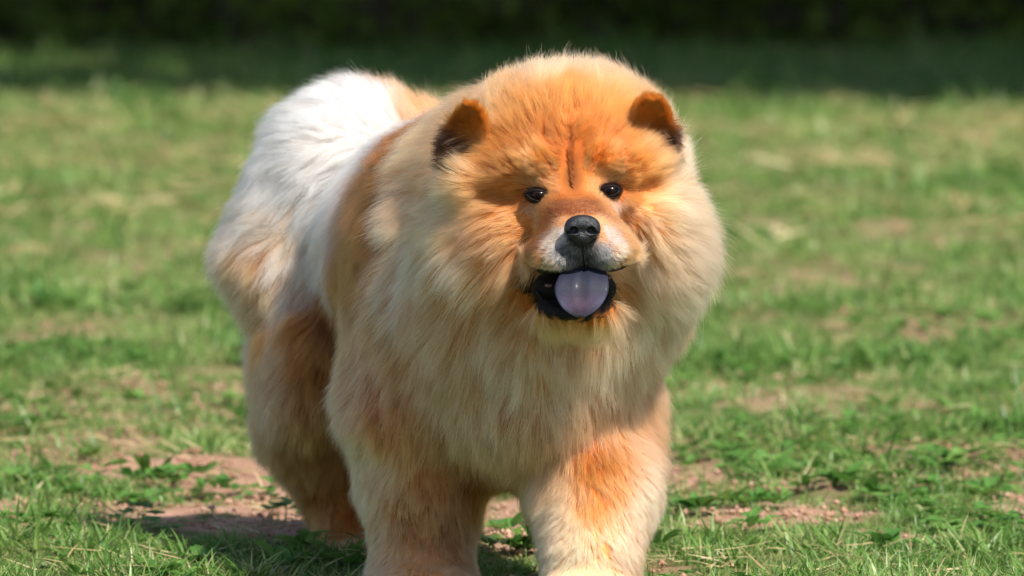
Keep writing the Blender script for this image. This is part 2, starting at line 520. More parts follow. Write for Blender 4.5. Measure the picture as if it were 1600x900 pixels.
# broad-leaved weeds: things with separate leaves
def weed(px, py, n, L, W, tilt, label, name="broadleaf_weed", stalk=.01, seed=0, cat="weed", group="broad-leaved weeds in the lawn", col=None):
    x, y = G(px, py)
    r = random.Random(seed)
    root = bpy.data.objects.new(name, None); COL.objects.link(root)
    root.location = (x, y, float(height(np.array([x]), np.array([y]))[0]))
    root.rotation_euler = (0, 0, r.uniform(0, 6))
    tag(root, label, cat, group)
    for i in range(n):
        az = i * 2.399 + r.uniform(-.3, .3)
        l = .8 * L * r.uniform(.65, 1.15)
        v, f = oval_leaf(l, W * r.uniform(.75, 1.15), az, tilt * r.uniform(.4, 1.3), (0, 0, .006), stalk, .3, 7, .05, r.uniform(.4, .9))
        ob = mesh_obj("leaf", v, f, m_weed, root)
        a = ob.data.attributes.new("shade", 'FLOAT', 'POINT'); a.data.foreach_set("value", [r.random()] * len(v))
    return root
weed(1262, 742, 7, .07, .026, .35, "low rosette of broad green leaves right of the dog, beside a bare soil strip", seed=1)
weed(1215, 752, 6, .06, .024, .5, "smaller leafy weed just left of the broad rosette on the right", seed=2)
weed(1400, 800, 6, .05, .022, .5, "pale round-leaved weed in the grass at the right, below the soil strip", seed=3)
weed(1165, 800, 6, .05, .024, .45, "dark green leafy weed close beside the dog's right-hand paw", seed=4)
weed(1095, 812, 7, .045, .024, .6, "bushy green weed touching the outer side of the front paw", seed=5)
weed(795, 838, 7, .055, .026, .6, "leafy weed seen between the two front legs", seed=6)
weed(440, 886, 4, .045, .030, .75, "bright upright leaf plant at the bottom edge, left of the front leg", seed=7)
weed(150, 782, 7, .05, .024, .5, "dark leafy weed in the shadow at the far left", seed=8)
weed(230, 792, 7, .05, .024, .5, "dark leafy weed in the shadow, right of its neighbour at the left", seed=9)
weed(330, 880, 5, .05, .022, .4, "flat leafy weed in the dog's shadow at the bottom left", seed=10)
weed(1545, 770, 6, .055, .026, .4, "leafy weed at the right edge above the bare soil", seed=11)
weed(1380, 652, 6, .055, .024, .6, "blurred leafy weed further back on the right", seed=12)
weed(770, 870, 5, .05, .022, .5, "shaded leafy weed low between the front paws", seed=13)

# ------------------------------------------------------------------ hedge and trees that shade the far lawn
m_hedge = leaf_mat("hedge_leaf", [(0, (.09, .15, .02)), (.5, (.15, .23, .03)), (1, (.24, .28, .06))], .5, .55, .3, .9)
m_bark, ntb, bb = new_mat("bark")
tcb = ntb.nodes.new("ShaderNodeTexCoord"); nb = ntb.nodes.new("ShaderNodeTexNoise"); nb.inputs['Scale'].default_value = 9
rb = ntb.nodes.new("ShaderNodeValToRGB"); rb.color_ramp.elements[0].color = (.05, .035, .025, 1); rb.color_ramp.elements[1].color = (.17, .13, .1, 1)
ntb.links.new(tcb.outputs['Object'], nb.inputs['Vector']); ntb.links.new(nb.outputs[0], rb.inputs[0]); ntb.links.new(rb.outputs[0], bb.inputs['Base Color'])
bb.inputs['Roughness'].default_value = .9

def leaf_cloud(c, size):
    n = len(c)
    a = rng.normal(size=(n, 3)); a /= np.linalg.norm(a, axis=1)[:, None]
    b_ = np.cross(a, rng.normal(size=(n, 3))); b_ /= np.linalg.norm(b_, axis=1)[:, None]
    s = size * rng.uniform(.6, 1.3, n)[:, None]
    V = np.stack([c - a * s, c - b_ * s * .45, c + a * s, c + b_ * s * .45], 1).reshape(-1, 3)
    return V, np.arange(4 * n).reshape(n, 4)

def leafy(name, c, size, mat, parent):
    V, Fq = leaf_cloud(c, size)
    ob = mesh_obj(name, V, Fq, mat, parent, False)
    a = ob.data.attributes.new("shade", 'FLOAT', 'POINT')
    a.data.foreach_set("value", np.repeat(rng.random(len(c)), 4).astype(np.float32))
    return ob

hedge = bpy.data.objects.new("hedge", None); COL.objects.link(hedge); hedge.location = (0, 17.6, 0)
tag(hedge, "dark green hedge in shade across the back of the lawn", "hedge")
n = 60000
hx = rng.uniform(-14, 14, n); hz = rng.uniform(0, 2.2, n) ** 1.0
fy = .35 * np.sin(hx * 1.3) + .2 * np.sin(hx * 3.7 + hz * 2)
hy = fy + rng.exponential(.22, n) - .1
leafy("foliage", np.stack([hx, hy, hz], 1), .055, m_hedge, hedge)
V, Fc = [], []
core = np.linspace(-14, 14, 60)
cv = []
for x_ in core:
    y_ = .35 * math.sin(x_ * 1.3) + .45
    cv += [(x_, y_, 0), (x_, y_ + .1, 2.0), (x_, y_ + .9, 2.0), (x_, y_ + 1.0, 0)]
cf = [(4 * i + j, 4 * i + j + 4, 4 * i + j + 5, 4 * i + j + 1) for i in range(59) for j in range(3)]
core_ob = mesh_obj("branch_mass", cv, cf, m_bark, hedge, False)

def crown_points(seed):
    r = np.random.default_rng(seed)
    pts = []
    for i in range(27):
        d = r.normal(size=3); d /= np.linalg.norm(d); d[2] = abs(d[2]) * 1.1 - .35
        c = d * np.array([3.6, 3.6, 2.5]) * r.uniform(.45, 1) + np.array([0, 0, 6.0])
        q = r.normal(size=(240, 3)); q /= np.linalg.norm(q, axis=1)[:, None]
        pts.append(c + q * r.uniform(.75, 1.25) * r.uniform(.6, 1, (240, 1)))
    return np.concatenate(pts)
def tree_proto(seed):
    root = bpy.data.objects.new("shade_tree", None); COL.objects.link(root)
    leafy("crown", crown_points(seed), .17, m_hedge, root)
    V, Fc = [], []
    def limb(a, b, ra, rb):
        a, b = np.array(a, float), np.array(b, float); d = b - a; d /= np.linalg.norm(d)
        u = np.cross(d, [0.3, 1, .2]); u /= np.linalg.norm(u); w = np.cross(d, u); o = len(V)
        for p, r_ in ((a, ra), (a * .5 + b * .5, (ra + rb) / 2), (b, rb)):
            for k in range(10):
                t = k * .6283; V.append(p + (u * math.cos(t) + w * math.sin(t)) * r_ * (1 + .08 * math.sin(3 * t)))
        for j in range(2):
            for k in range(10):
                Fc.append((o + j * 10 + k, o + j * 10 + (k + 1) % 10, o + j * 10 + 10 + (k + 1) % 10, o + j * 10 + 10 + k))
    limb((0, 0, -.1), (.1, 0, 3.2), .26, .19)
    for k in range(6):
        t = k * 1.05 + seed
        limb((.1, 0, 2.8 + .15 * k), (2.3 * math.cos(t), 2.3 * math.sin(t), 5.6 + .4 * (k % 3)), .11, .03)
    mesh_obj("trunk", V, Fc, m_bark, root)
    return root
tags = ["leafy shade tree in front of the hedge, leftmost of the row", "leafy shade tree in front of the hedge, second from the left",
        "leafy shade tree in front of the hedge, just right of the middle", "leafy shade tree in front of the hedge, middle of the three on the right",
        "leafy shade tree in front of the hedge, second from the right end", "leafy shade tree overhanging the right end of the hedge"]
protos = [tree_proto(1), tree_proto(2)]
spots = [(-7.0, 10.9, .3), (-2.9, 10.9, 1.4), (2.2, 11.7, 2.2), (5.6, 11.6, 3.3), (9.6, 11.6, 4.4), (13.6, 11.8, 5.2)]
for i, (x, y, r) in enumerate(spots):
    pr = protos[i % 2]
    if i < 2:
        o = pr
    else:
        o = pr.copy(); COL.objects.link(o)
        for ch in pr.children:
            c = ch.copy(); COL.objects.link(c); c.parent = o
    o.location = (x, y + .6, 0); o.rotation_euler = (0, 0, r); o.scale = (1.12, 1.12, 1)
    tag(o, tags[i], "tree", "trees along the hedge")
print("setting", round(time.time() - T0, 1))

# ================================================================== the dog
dog = bpy.data.objects.new("dog", None); COL.objects.link(dog)
dog.location = (0, .15, 0)
tag(dog, "fluffy red and cream chow chow walking on the lawn with its tongue out", "dog")
DOG_OFF = np.array(dog.location)

prims = [
    # trunk, neck, chest
    K((790, 400, .02), (652, 385, .38), .150, .120, .05),
    E(705, 540, .03, 140, .14, 165, .05),
    E(840, 600, -.055, 150, .125, 138, .06),
    E(745, 640, .10, 150, .16, 100, .05),
    # ruff / head
    E(868, 330, -.08, 198, .15, 200, .05),
    E(850, 474, -.075, 202, .14, 130, .05),
    E(893, 300, -.17, 150, .11, 130, .04),
    E(893, 215, -.16, 122, .09, 80, .04),
    E(775, 395, -.17, 85, .08, 78, .04),
    E(1028, 385, -.16, 62, .08, 78, .04),
    E(742, 283, -.205, 36, .035, 24, .02), E(1002, 250, -.20, 26, .03, 18, .02),
    # brows, bridge, muzzle
    E(838, 254, -.246, 46, .034, 27, .016), E(800, 266, -.222, 40, .034, 24, .02),
    E(952, 247, -.246, 42, .034, 27, .016), E(988, 254, -.222, 34, .034, 24, .02),
    E(788, 358, -.222, 46, .042, 46, .02), E(1022, 345, -.212, 38, .042, 44, .02),
    E(898, 332, -.280, 50, .052, 32, .02),
    E(910, 368, -.305, 64, .066, 40, .02),
    E(869, 398, -.322, 46, .048, 35, .012),
    E(951, 392, -.322, 43, .048, 33, .012),
    E(900, 482, -.272, 66, .062, 27, .015),
    # front legs
    K((655, 640, .0), (658, 740, .0), .075, .056, .04),
    K((658, 740, .0), (660, 880, -.01), .052, .046, .03),
    E(662, 905, -.03, 66, .060, 30, .02),
    K((912, 650, -.03), (928, 760, -.10), .073, .055, .035),
    K((930, 765, -.11), (924, 870, -.16), .056, .046, .03),
    E(918, 928, -.19, 68, .064, 34, .02),
    # hind legs
    E(492, 592, .40, 78, .13, 112, .04),
    K((500, 680, .40), (528, 770, .42), .056, .032, .03),
    K((528, 770, .42), (553, 850, .38), .030, .028, .02),
    E(560, 866, .345, 30, .05, 17, .02),
    E(690, 620, .40, 80, .12, 120, .04),
    E(505, 515, .38, 76, .12, 80, .05),
    K((700, 700, .42), (690, 835, .46), .05, .030, .03),
    E(690, 848, .42, 34, .05, 18, .02),
    # tail plume
    K((640, 235, .40), (556, 238, .38), .040, .060, .03),
    K((556, 238, .38), (488, 305, .38), .062, .056, .03),
    K((488, 305, .38), (430, 400, .37), .054, .046, .03),
    K((430, 400, .37), (430, 445, .37), .044, .026, .03),
    E(500, 228, .38, 58, .05, 55, .03),
    K((522, 295, .355), (472, 405, .355), .056, .048, .05),
]
carve = [
    E(895, 455, -.345, 64, .055, 30, .008),
    ('c', P(893, 205, -.268), P(895, 290, -.298), .008, .012, .008),
    K((818, 308, -.268), (768, 306, -.238), .003, .003, .012), K((975, 296, -.268), (1015, 288, -.235), .003, .003, .012),
    K((822, 345, -.275), (812, 405, -.265), .003, .006, .010), K((992, 335, -.272), (1006, 395, -.262), .003, .006, .010),
]
bv, bf = build_sdf(prims, .005, carve, .03, .004)
print("sdf", len(bv), round(time.time() - T0, 1))

# keep the connected surface, get normals
tri = np.concatenate([bf[:, [0, 1, 2]], bf[:, [0, 2, 3]]])
def tri_normals(v, t):
    n = np.cross(v[t[:, 1]] - v[t[:, 0]], v[t[:, 2]] - v[t[:, 0]])
    a = np.linalg.norm(n, axis=1)
    return n / (a[:, None] + 1e-12), a * .5
def vert_normals(v, t):
    n, a = tri_normals(v, t)
    vn = np.zeros_like(v)
    for i in range(3):
        for c in range(3):
            vn[:, c] += np.bincount(t[:, i], n[:, c] * a, len(v))
    return vn / (np.linalg.norm(vn, axis=1)[:, None] + 1e-12)
vn = vert_normals(bv, tri)
if np.mean(np.einsum('ij,ij->i', vn, bv - bv.mean(0))) < 0:
    bf = bf[:, ::-1]; tri = tri[:, ::-1]; vn = -vn

CAMP = np.array([0, CAM_Y, CAM_Z])
vdir = bv - CAMP
vdep = np.linalg.norm(vdir, axis=1)
def on_surface(px, py, verts=bv):
    """the point of the body that lies under a pixel of the photograph"""
    d = P(px, py, 0.) - CAMP; d /= np.linalg.norm(d)
    q = verts - CAMP
    t = q @ d
    r = np.linalg.norm(q - t[:, None] * d, axis=1)
    for rad in (.006, .012, .02, .035, .06, .1):
        k = r < rad
        if k.sum() > 0:
            i = np.argmin(np.where(k, t, 1e9))
            return CAMP + d * (t[i] + 0.0)
    return CAMP + d * t[np.argmin(r)]

# coat colours
PAL = {
    'O': hexc('DC8337'), 'o': hexc('C26628'), 'R': hexc('A05A28'), 'r': hexc('7C3A12'), 'G': hexc('F3A966'),
    'g': hexc('ECAE7C'), 'C': hexc('F3C593'), 'c': hexc('FAD8B4'), 'W': hexc('E9DED6'), 'w': hexc('F0E9E4'),
    'T': hexc('D6935A'), 't': hexc('B87A48'), 'D': hexc('3A2216'), 'd': hexc('241713'), 'S': hexc('A95A22'), 'K': hexc('4A474B'), 'k': hexc('8F8C8E'),
    'B': hexc('94562B'), 'P': hexc('D9B4A0'), 'y': hexc('D8CCC4')}
# px, py, reach, length mm, lift, flow (x, z), root colour, tip colour
COAT = [
    (893, 190, 1.0, 24, .45, 0, 1, 'o', 'O'), (893, 150, 1.0, 32, .5, 0, 1, 'o', 'O'), (850, 118, 1.2, 38, .62, -.1, 1, 'G', 'C'),
    (790, 145, 1.1, 38, .55, -.5, 1, 'O', 'G'), (940, 120, 1.2, 38, .62, .2, 1, 'G', 'C'), (985, 150, 1.0, 34, .55, .5, .8, 'O', 'G'),
    (830, 180, 1.0, 30, .45, -.4, .9, 'o', 'O'), (955, 180, 1.0, 30, .45, .4, .9, 'o', 'O'), (735, 130, 1.0, 40, .6, -.6, .8, 'G', 'C'), (775, 195, 1., 32, .45, -.7, .7, 'O', 'G'),
    (893, 235, .5, 12, .3, 0, 1, 'o', 'o'), (895, 276, .5, 8, .3, 0, 1, 'R', 'o'), (868, 212, .8, 20, .38, -.2, 1, 'o', 'o'), (920, 212, .8, 20, .38, .2, 1, 'o', 'o'),
    (855, 245, .8, 18, .4, -.4, .9, 'o', 'O'), (930, 242, .8, 18, .4, .4, .9, 'o', 'O'),
    (835, 268, .7, 11, .35, -.7, .6, 'O', 'G'), (862, 272, .6, 10, .35, -.3, .9, 'O', 'G'), (952, 262, .7, 11, .35, .7, .6, 'O', 'G'), (925, 268, .6, 10, .35, .3, .9, 'O', 'G'),
    (800, 262, .8, 20, .4, -.9, .4, 'o', 'O'), (765, 238, .7, 34, .55, -1, .35, 'O', 'G'), (740, 270, .7, 34, .55, -.9, .5, 'O', 'C'), (1000, 232, .6, 30, .55, .9, .5, 'O', 'G'), (790, 228, .9, 28, .45, -.8, .6, 'o', 'O'), (990, 250, .8, 20, .4, .9, .4, 'o', 'O'), (975, 215, .9, 26, .45, .7, .6, 'o', 'O'),
    (810, 300, .7, 16, .3, -1, -.1, 'o', 'O'), (985, 292, .7, 16, .3, 1, -.1, 'o', 'O'),
    (893, 300, .6, 7, .25, 0, 1, 'R', 'o'), (895, 322, .6, 6, .25, 0, 1, 'r', 'B'), (870, 320, .6, 7, .25, -.5, .8, 'r', 'B'), (922, 318, .6, 7, .25, .5, .8, 'r', 'B'),
    (838, 286, .3, 6, .3, -.5, .9, 'T', 'g'), (953, 281, .3, 6, .3, .5, .9, 'T', 'g'), (790, 305, .4, 16, .3, -1, -.1, 'o', 'O'), (1003, 288, .5, 18, .3, 1, -.1, 'o', 'O'), (905, 334, .35, 5, .3, 0, 1, 'T', 'C'), (878, 340, .4, 6, .25, -.7, .5, 'T', 'g'), (940, 336, .4, 6, .25, .7, .5, 'T', 'g'),
    (850, 345, .6, 8, .3, -.9, .1, 'r', 'B'), (975, 340, .6, 8, .3, .9, .1, 'R', 'B'), (838, 375, .6, 10, .3, -.9, -.2, 'r', 'B'), (988, 370, .6, 10, .3, .9, -.2, 'B', 'G'),
    (866, 372, .5, 7, .25, -.8, -.2, 'y', 'c'), (955, 368, .5, 7, .25, .8, -.2, 'T', 'y'), (880, 395, .5, 7, .25, -.5, -.8, 'K', 'y'), (900, 405, .45, 7, .25, -.2, -1, 'K', 'k'),
    (860, 405, .5, 8, .25, -.7, -.7, 'k', 'C'), (843, 402, .5, 9, .3, -.8, -.6, 'B', 'O'), (980, 405, .45, 9, .3, .7, -.7, 'B', 'G'), (925, 400, .45, 7, .25, .3, -1, 'K', 'k'), (945, 395, .5, 7, .25, .5, -.8, 'k', 'y'), (968, 395, .5, 8, .3, .7, -.7, 'T', 'c'),
    (828, 330, .4, 7, .25, -.3, -1, 'T', 'P'), (965, 320, .4, 7, .25, .4, -1, 'T', 'P'),
    (800, 345, .8, 20, .35, -1, -.2, 'O', 'G'), (765, 300, .9, 28, .4, -1, .1, 'O', 'G'), (720, 330, 1.0, 40, .45, -1, -.2, 'G', 'C'),
    (765, 370, .9, 34, .4, -1, -.4, 'O', 'g'), (800, 420, .9, 32, .35, -.7, -.8, 'O', 'g'), (720, 410, 1.0, 44, .45, -.8, -.7, 'G', 'c'),
    (1020, 320, .8, 26, .4, 1, -.1, 'G', 'C'), (1010, 360, .8, 30, .4, .9, -.5, 'O', 'C'), (1060, 320, 1., 40, .5, 1, 0, 'C', 'c'), (1000, 420, .9, 36, .35, .7, -.8, 'G', 'c'),
    (1020, 280, .8, 28, .4, 1, .2, 'O', 'G'), (1050, 260, .9, 36, .5, 1, .4, 'G', 'c'), (1070, 400, 1., 46, .5, .9, -.5, 'C', 'c'),
    (660, 230, 1.1, 48, .55, -1, .2, 'G', 'C'), (680, 290, 1.0, 46, .5, -1, -.1, 'O', 'C'), (640, 330, 1.1, 48, .5, -.9, -.4, 'G', 'c'), (625, 430, 1.1, 50, .5, -.7, -.8, 'G', 'c'),
    (700, 490, 1.1, 52, .45, -.5, -1, 'O', 'C'), (650, 520, 1.0, 46, .4, -.4, -1, 'T', 'g'), (780, 520, 1.1, 54, .4, -.3, -1, 'G', 'c'), (850, 550, 1.1, 52, .4, -.1, -1, 'G', 'c'),
    (905, 540, 1.0, 50, .4, 0, -1, 'G', 'c'), (960, 560, 1.1, 52, .4, .1, -1, 'C', 'c'), (1010, 500, 1.0, 50, .45, .4, -1, 'G', 'c'), (1050, 470, 1., 50, .5, .8, -.8, 'C', 'c'),
    (870, 502, .6, 30, .3, -.1, -1, 'T', 'g'), (950, 500, .6, 32, .3, .2, -1, 'O', 'C'), (820, 470, .7, 34, .35, -.4, -1, 'O', 'g'),
    (800, 650, 1.1, 42, .35, -.1, -1, 'T', 'C'), (940, 640, 1.0, 38, .35, .1, -1, 'T', 'g'), (700, 640, 1.1, 42, .35, -.2, -1, 'T', 'C'), (760, 760, .9, 34, .3, 0, -1, 'R', 'o'), (850, 700, .9, 40, .35, -.1, -1, 'T', 'g'),
    (1020, 600, 1.1, 34, .4, .4, -1, 'T', 'g'), (720, 710, .9, 40, .3, 0, -1, 'T', 'g'),
    (590, 480, 1.0, 42, .4, -.4, -1, 'R', 'G'), (560, 580, 1.0, 40, .4, -.4, -1, 'o', 'g'), (545, 520, .9, 40, .4, -.4, -1, 'R', 'G'), (620, 240, .8, 34, .35, -.4, .3, 'r', 'S'), (560, 420, 1.0, 38, .4, -.4, -1, 'r', 'S'), (548, 385, .8, 34, .35, -.4, -.8, 'r', 'S'), (505, 445, .7, 34, .35, -.4, -1, 'r', 'S'), (510, 465, .9, 34, .35, -.4, -1, 'r', 'S'), (610, 270, .8, 34, .35, -.4, -.2, 'r', 'S'), (590, 320, .8, 34, .35, -.4, -.5, 'r', 'S'), (592, 365, .8, 36, .35, -.4, -.7, 'r', 'S'), (530, 440, .8, 36, .4, -.3, -1, 'r', 'S'),
    (575, 340, .9, 34, .35, -.5, -.6, 'r', 'S'), (600, 280, .9, 34, .35, -.5, -.2, 'r', 'S'), (635, 215, .9, 34, .4, -.4, .6, 'r', 'S'), (660, 160, .9, 38, .6, -.2, 1, 'O', 'G'),
    (605, 410, 1., 42, .4, -.5, -.8, 'R', 'G'), (640, 590, 1., 42, .35, -.3, -1, 'O', 'g'), (630, 650, 1., 38, .3, -.2, -1, 'o', 'G'),
    (590, 720, .9, 28, .35, -.3, -1, 'T', 'C'), (580, 800, .8, 20, .35, -.3, -1, 'T', 'C'), (680, 730, .9, 26, .3, 0, -1, 'o', 'G'), (660, 800, .8, 18, .3, 0, -1, 'B', 'G'), (720, 800, .8, 18, .3, .2, -1, 'B', 'T'), (650, 890, .8, 15, .3, 0, -1, 'T', 'C'),
    (930, 715, .8, 22, .3, .1, -1, 'o', 'O'), (955, 750, .8, 17, .3, .2, -1, 'O', 'G'), (925, 785, .6, 16, .3, 0, -1, 'O', 'G'), (1005, 780, 1., 19, .4, .5, -.9, 'g', 'c'), (985, 830, .8, 17, .35, .4, -.9, 'g', 'c'), (860, 800, .8, 20, .4, -.5, -.8, 'C', 'c'), (860, 760, .8, 26, .4, -.3, -1, 'T', 'C'),
    (880, 850, 1., 15, .3, -.2, -1, 'C', 'c'), (950, 850, .7, 14, .3, .2, -1, 'G', 'c'), (930, 890, .8, 12, .3, 0, -1, 'C', 'c'), (1010, 860, .8, 15, .35, .5, -.9, 'T', 'C'),
    (440, 550, 1.0, 38, .45, -.4, -1, 'T', 'g'), (420, 630, 1.0, 38, .45, -.5, -1, 'o', 'g'), (430, 585, 1.0, 38, .45, -.5, -1, 'o', 'g'), (430, 690, 1.0, 34, .4, -.4, -1, 'o', 'T'), (420, 520, .8, 36, .4, -.4, -1, 'R', 'O'), (490, 560, .9, 34, .4, -.2, -1, 'R', 'O'), (500, 640, 1., 34, .35, 0, -1, 'o', 'G'), (480, 710, .9, 32, .35, 0, -1, 'o', 'T'),
    (520, 780, .7, 18, .3, 0, -1, 'R', 'O'), (550, 850, .7, 13, .3, 0, -1, 'T', 'C'),
    (560, 170, 1.0, 34, .38, -.6, .25, 'W', 'w'), (490, 190, 1.0, 38, .38, -.9, -.1, 'W', 'w'), (605, 180, .8, 32, .4, -.3, .4, 'W', 'w'), (550, 250, 1.0, 38, .35, -.5, -.8, 'W', 'w'), (450, 280, 1.0, 40, .38, -.7, -.8, 'W', 'w'),
    (500, 320, 1.0, 40, .33, -.4, -1, 'W', 'w'), (415, 350, .9, 40, .38, -.9, -.5, 'C', 'W'), (460, 390, 1., 46, .4, -.35, -1, 'C', 'W'), (500, 390, 1., 44, .35, -.3, -1, 'C', 'W'), (465, 435, .9, 44, .35, -.2, -1, 'T', 'W'), (470, 500, .8, 40, .35, -.2, -1, 'R', 'O'), (395, 400, .8, 40, .38, -.5, -.9, 'T', 'C'), (425, 440, .9, 46, .4, -.2, -1, 'T', 'C'), (640, 185, .7, 36, .5, -.2, 1, 'O', 'C'),
]
cp_p = np.array([on_surface(c[0], c[1]) for c in COAT])
cp_s = np.array([c[2] for c in COAT]) * .028
cp_v = np.array([[c[3] / 1000., c[4], c[5], c[6], *PAL[c[7]], *PAL[c[8]]] for c in COAT])

def coat_fields(p):
    out = np.zeros((len(p), cp_v.shape[1]))
    for s in range(0, len(p), 40000):
        q = p[s:s + 40000]
        d2 = ((q[:, None] - cp_p[None]) ** 2).sum(-1) / cp_s ** 2
        w = 1.0 / (d2 + .06) ** 2.6
        out[s:s + 40000] = (w @ cp_v) / w.sum(1)[:, None]
    return out

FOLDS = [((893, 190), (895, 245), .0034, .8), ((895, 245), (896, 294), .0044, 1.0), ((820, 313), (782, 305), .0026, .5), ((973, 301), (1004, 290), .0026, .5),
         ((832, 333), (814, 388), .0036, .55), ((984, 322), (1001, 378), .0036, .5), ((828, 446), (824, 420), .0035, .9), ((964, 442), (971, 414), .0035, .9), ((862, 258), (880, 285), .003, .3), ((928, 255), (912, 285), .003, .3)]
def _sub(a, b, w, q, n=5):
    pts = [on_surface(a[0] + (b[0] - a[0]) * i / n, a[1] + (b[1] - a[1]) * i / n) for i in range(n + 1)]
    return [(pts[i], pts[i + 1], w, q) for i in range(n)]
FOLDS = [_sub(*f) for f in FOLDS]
_coat_raw = coat_fields
def coat_fields(p):
    # fur parts along the folds of the face and is short inside them, with crease shade painted dark brown
    f = _coat_raw(p)
    for segs in FOLDS:
        d = np.full(len(p), 9.); dv = np.zeros((len(p), 3))
        for a, b, w, q in segs:
            ab = b - a
            h = np.clip(((p - a) @ ab) / (ab @ ab + 1e-12), 0, 1)
            v_ = p - a - h[:, None] * ab
            e_ = np.sqrt((v_ ** 2).sum(1)); k_ = e_ < d
            d = np.where(k_, e_, d); dv[k_] = v_[k_]
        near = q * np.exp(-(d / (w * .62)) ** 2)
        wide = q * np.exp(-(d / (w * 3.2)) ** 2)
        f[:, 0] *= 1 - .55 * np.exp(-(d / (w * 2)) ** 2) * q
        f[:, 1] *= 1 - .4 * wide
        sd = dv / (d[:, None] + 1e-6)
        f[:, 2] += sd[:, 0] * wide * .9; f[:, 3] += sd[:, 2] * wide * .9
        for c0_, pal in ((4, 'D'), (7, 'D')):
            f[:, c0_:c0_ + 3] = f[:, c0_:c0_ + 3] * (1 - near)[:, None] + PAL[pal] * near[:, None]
    return f

EYES = [on_surface(839, 306), on_surface(952, 299)]
def ell(p, c, rx, rz, ry=.05):
    q = p - c
    return np.sqrt((q[:, 0] / rx) ** 2 + (q[:, 2] / rz) ** 2 + (q[:, 1] / ry) ** 2)
MOUTH = P(893, 458, -.335)
CAVITY = E(895, 455, -.345, 64, .055, 30)[1:3]
FLEWS = [E(869, 398, -.322, 46, .048, 35)[1:3], E(951, 392, -.322, 43, .048, 33)[1:3]]
NOSE = P(910, 359, -.372)
def bare(p, nrm=None):
    """0 where there is no fur: eyes, nose, open mouth"""
    k = np.ones(len(p))
    for e, rx in zip(EYES, (.0138, .0128)):
        k = np.minimum(k, np.clip((ell(p, e + np.array([0, 0, .0008]), rx, .0072) - 1) * 5, 0, 1))
    k = np.minimum(k, np.clip((ell(p, NOSE, .018, .0155, .03) - 1) * 6, 0, 1))
    wob = 1 + .07 * noise(p, 60, 71) + .05 * noise(p, 150, 72)
    km = np.clip((ell(p, MOUTH, .0520, .0255, .20) * wob - 1) * 4, 0, 1)
    fl = np.minimum(sd_ellipsoid(p, *FLEWS[0]), sd_ellipsoid(p, *FLEWS[1]))
    cav = sd_ellipsoid(p, *CAVITY)
    km = np.where((fl < .0035) & (cav > .0045) & (p[:, 2] > MOUTH[2] - .002), 1, km)
    km = np.where(cav < .0035, 0, km)
    k = np.minimum(k, km)
    if nrm is not None:
        k = np.where((fl < .006) & (nrm[:, 2] < -.55) & (p[:, 2] < FLEWS[0][0][2] - .010), 0, k)
    return k

# skin
cf_ = coat_fields(bv)
skin = cf_[:, 4:7] * .75
bk = bare(bv, vn)[:, None]
skin = skin * bk + np.array([.012, .009, .010]) * (1 - bk)
m_skin, nt, b = new_mat("skin_and_undercoat")
at = nt.nodes.new("ShaderNodeAttribute"); at.attribute_name = "coat"
nt.links.new(at.outputs['Color'], b.inputs['Base Color']); b.inputs['Roughness'].default_value = .8
b.inputs['Specular IOR Level'].default_value = .2
body = mesh_obj("body", bv - DOG_OFF, bf, m_skin, dog)
vcol(body.data, "coat", skin)

# hair material
def hair_mat(name, rough=.45, radial=.55):
    m = bpy.data.materials.new(name); m.use_nodes = True
    nt = m.node_tree; nt.nodes.remove(nt.nodes["Principled BSDF"])
    h = nt.nodes.new("ShaderNodeBsdfHairPrincipled"); h.parametrization = 'COLOR'
    at = nt.nodes.new("ShaderNodeAttribute"); at.attribute_name = "coat"
    nt.links.new(at.outputs['Color'], h.inputs['Color'])
    h.inputs['Roughness'].default_value = rough
    h.inputs['Radial Roughness'].default_value = radial
    h.inputs['Coat'].default_value = .0
    h.inputs['IOR'].default_value = 1.5
    df = nt.nodes.new("ShaderNodeBsdfDiffuse"); nt.links.new(at.outputs['Color'], df.inputs[0])
    ms = nt.nodes.new("ShaderNodeMixShader"); ms.inputs[0].default_value = .25
    nt.links.new(h.outputs[0], ms.inputs[1]); nt.links.new(df.outputs[0], ms.inputs[2])
    nt.links.new(ms.outputs[0], nt.nodes["Material Output"].inputs[0])
    return m
m_hair = hair_mat("fur_fibre")

def sample(v, t, vnorm, dens, n):
    _, area = tri_normals(v, t)
    w = area * dens(v[t].mean(1), vnorm[t].mean(1))
    cdf = np.cumsum(w); cdf /= cdf[-1]
    i = np.searchsorted(cdf, rng.random(n)); i = np.minimum(i, len(t) - 1)
    r1, r2 = np.sqrt(rng.random(n)), rng.random(n)
    b0, b1, b2 = 1 - r1, r1 * (1 - r2), r1 * r2
    pos = v[t[i, 0]] * b0[:, None] + v[t[i, 1]] * b1[:, None] + v[t[i, 2]] * b2[:, None]
    nn = vnorm[t[i, 0]] * b0[:, None] + vnorm[t[i, 1]] * b1[:, None] + vnorm[t[i, 2]] * b2[:, None]
    return pos, nn / np.linalg.norm(nn, axis=1)[:, None]

def unit(a):
    return a / (np.linalg.norm(a, axis=1)[:, None] + 1e-9)

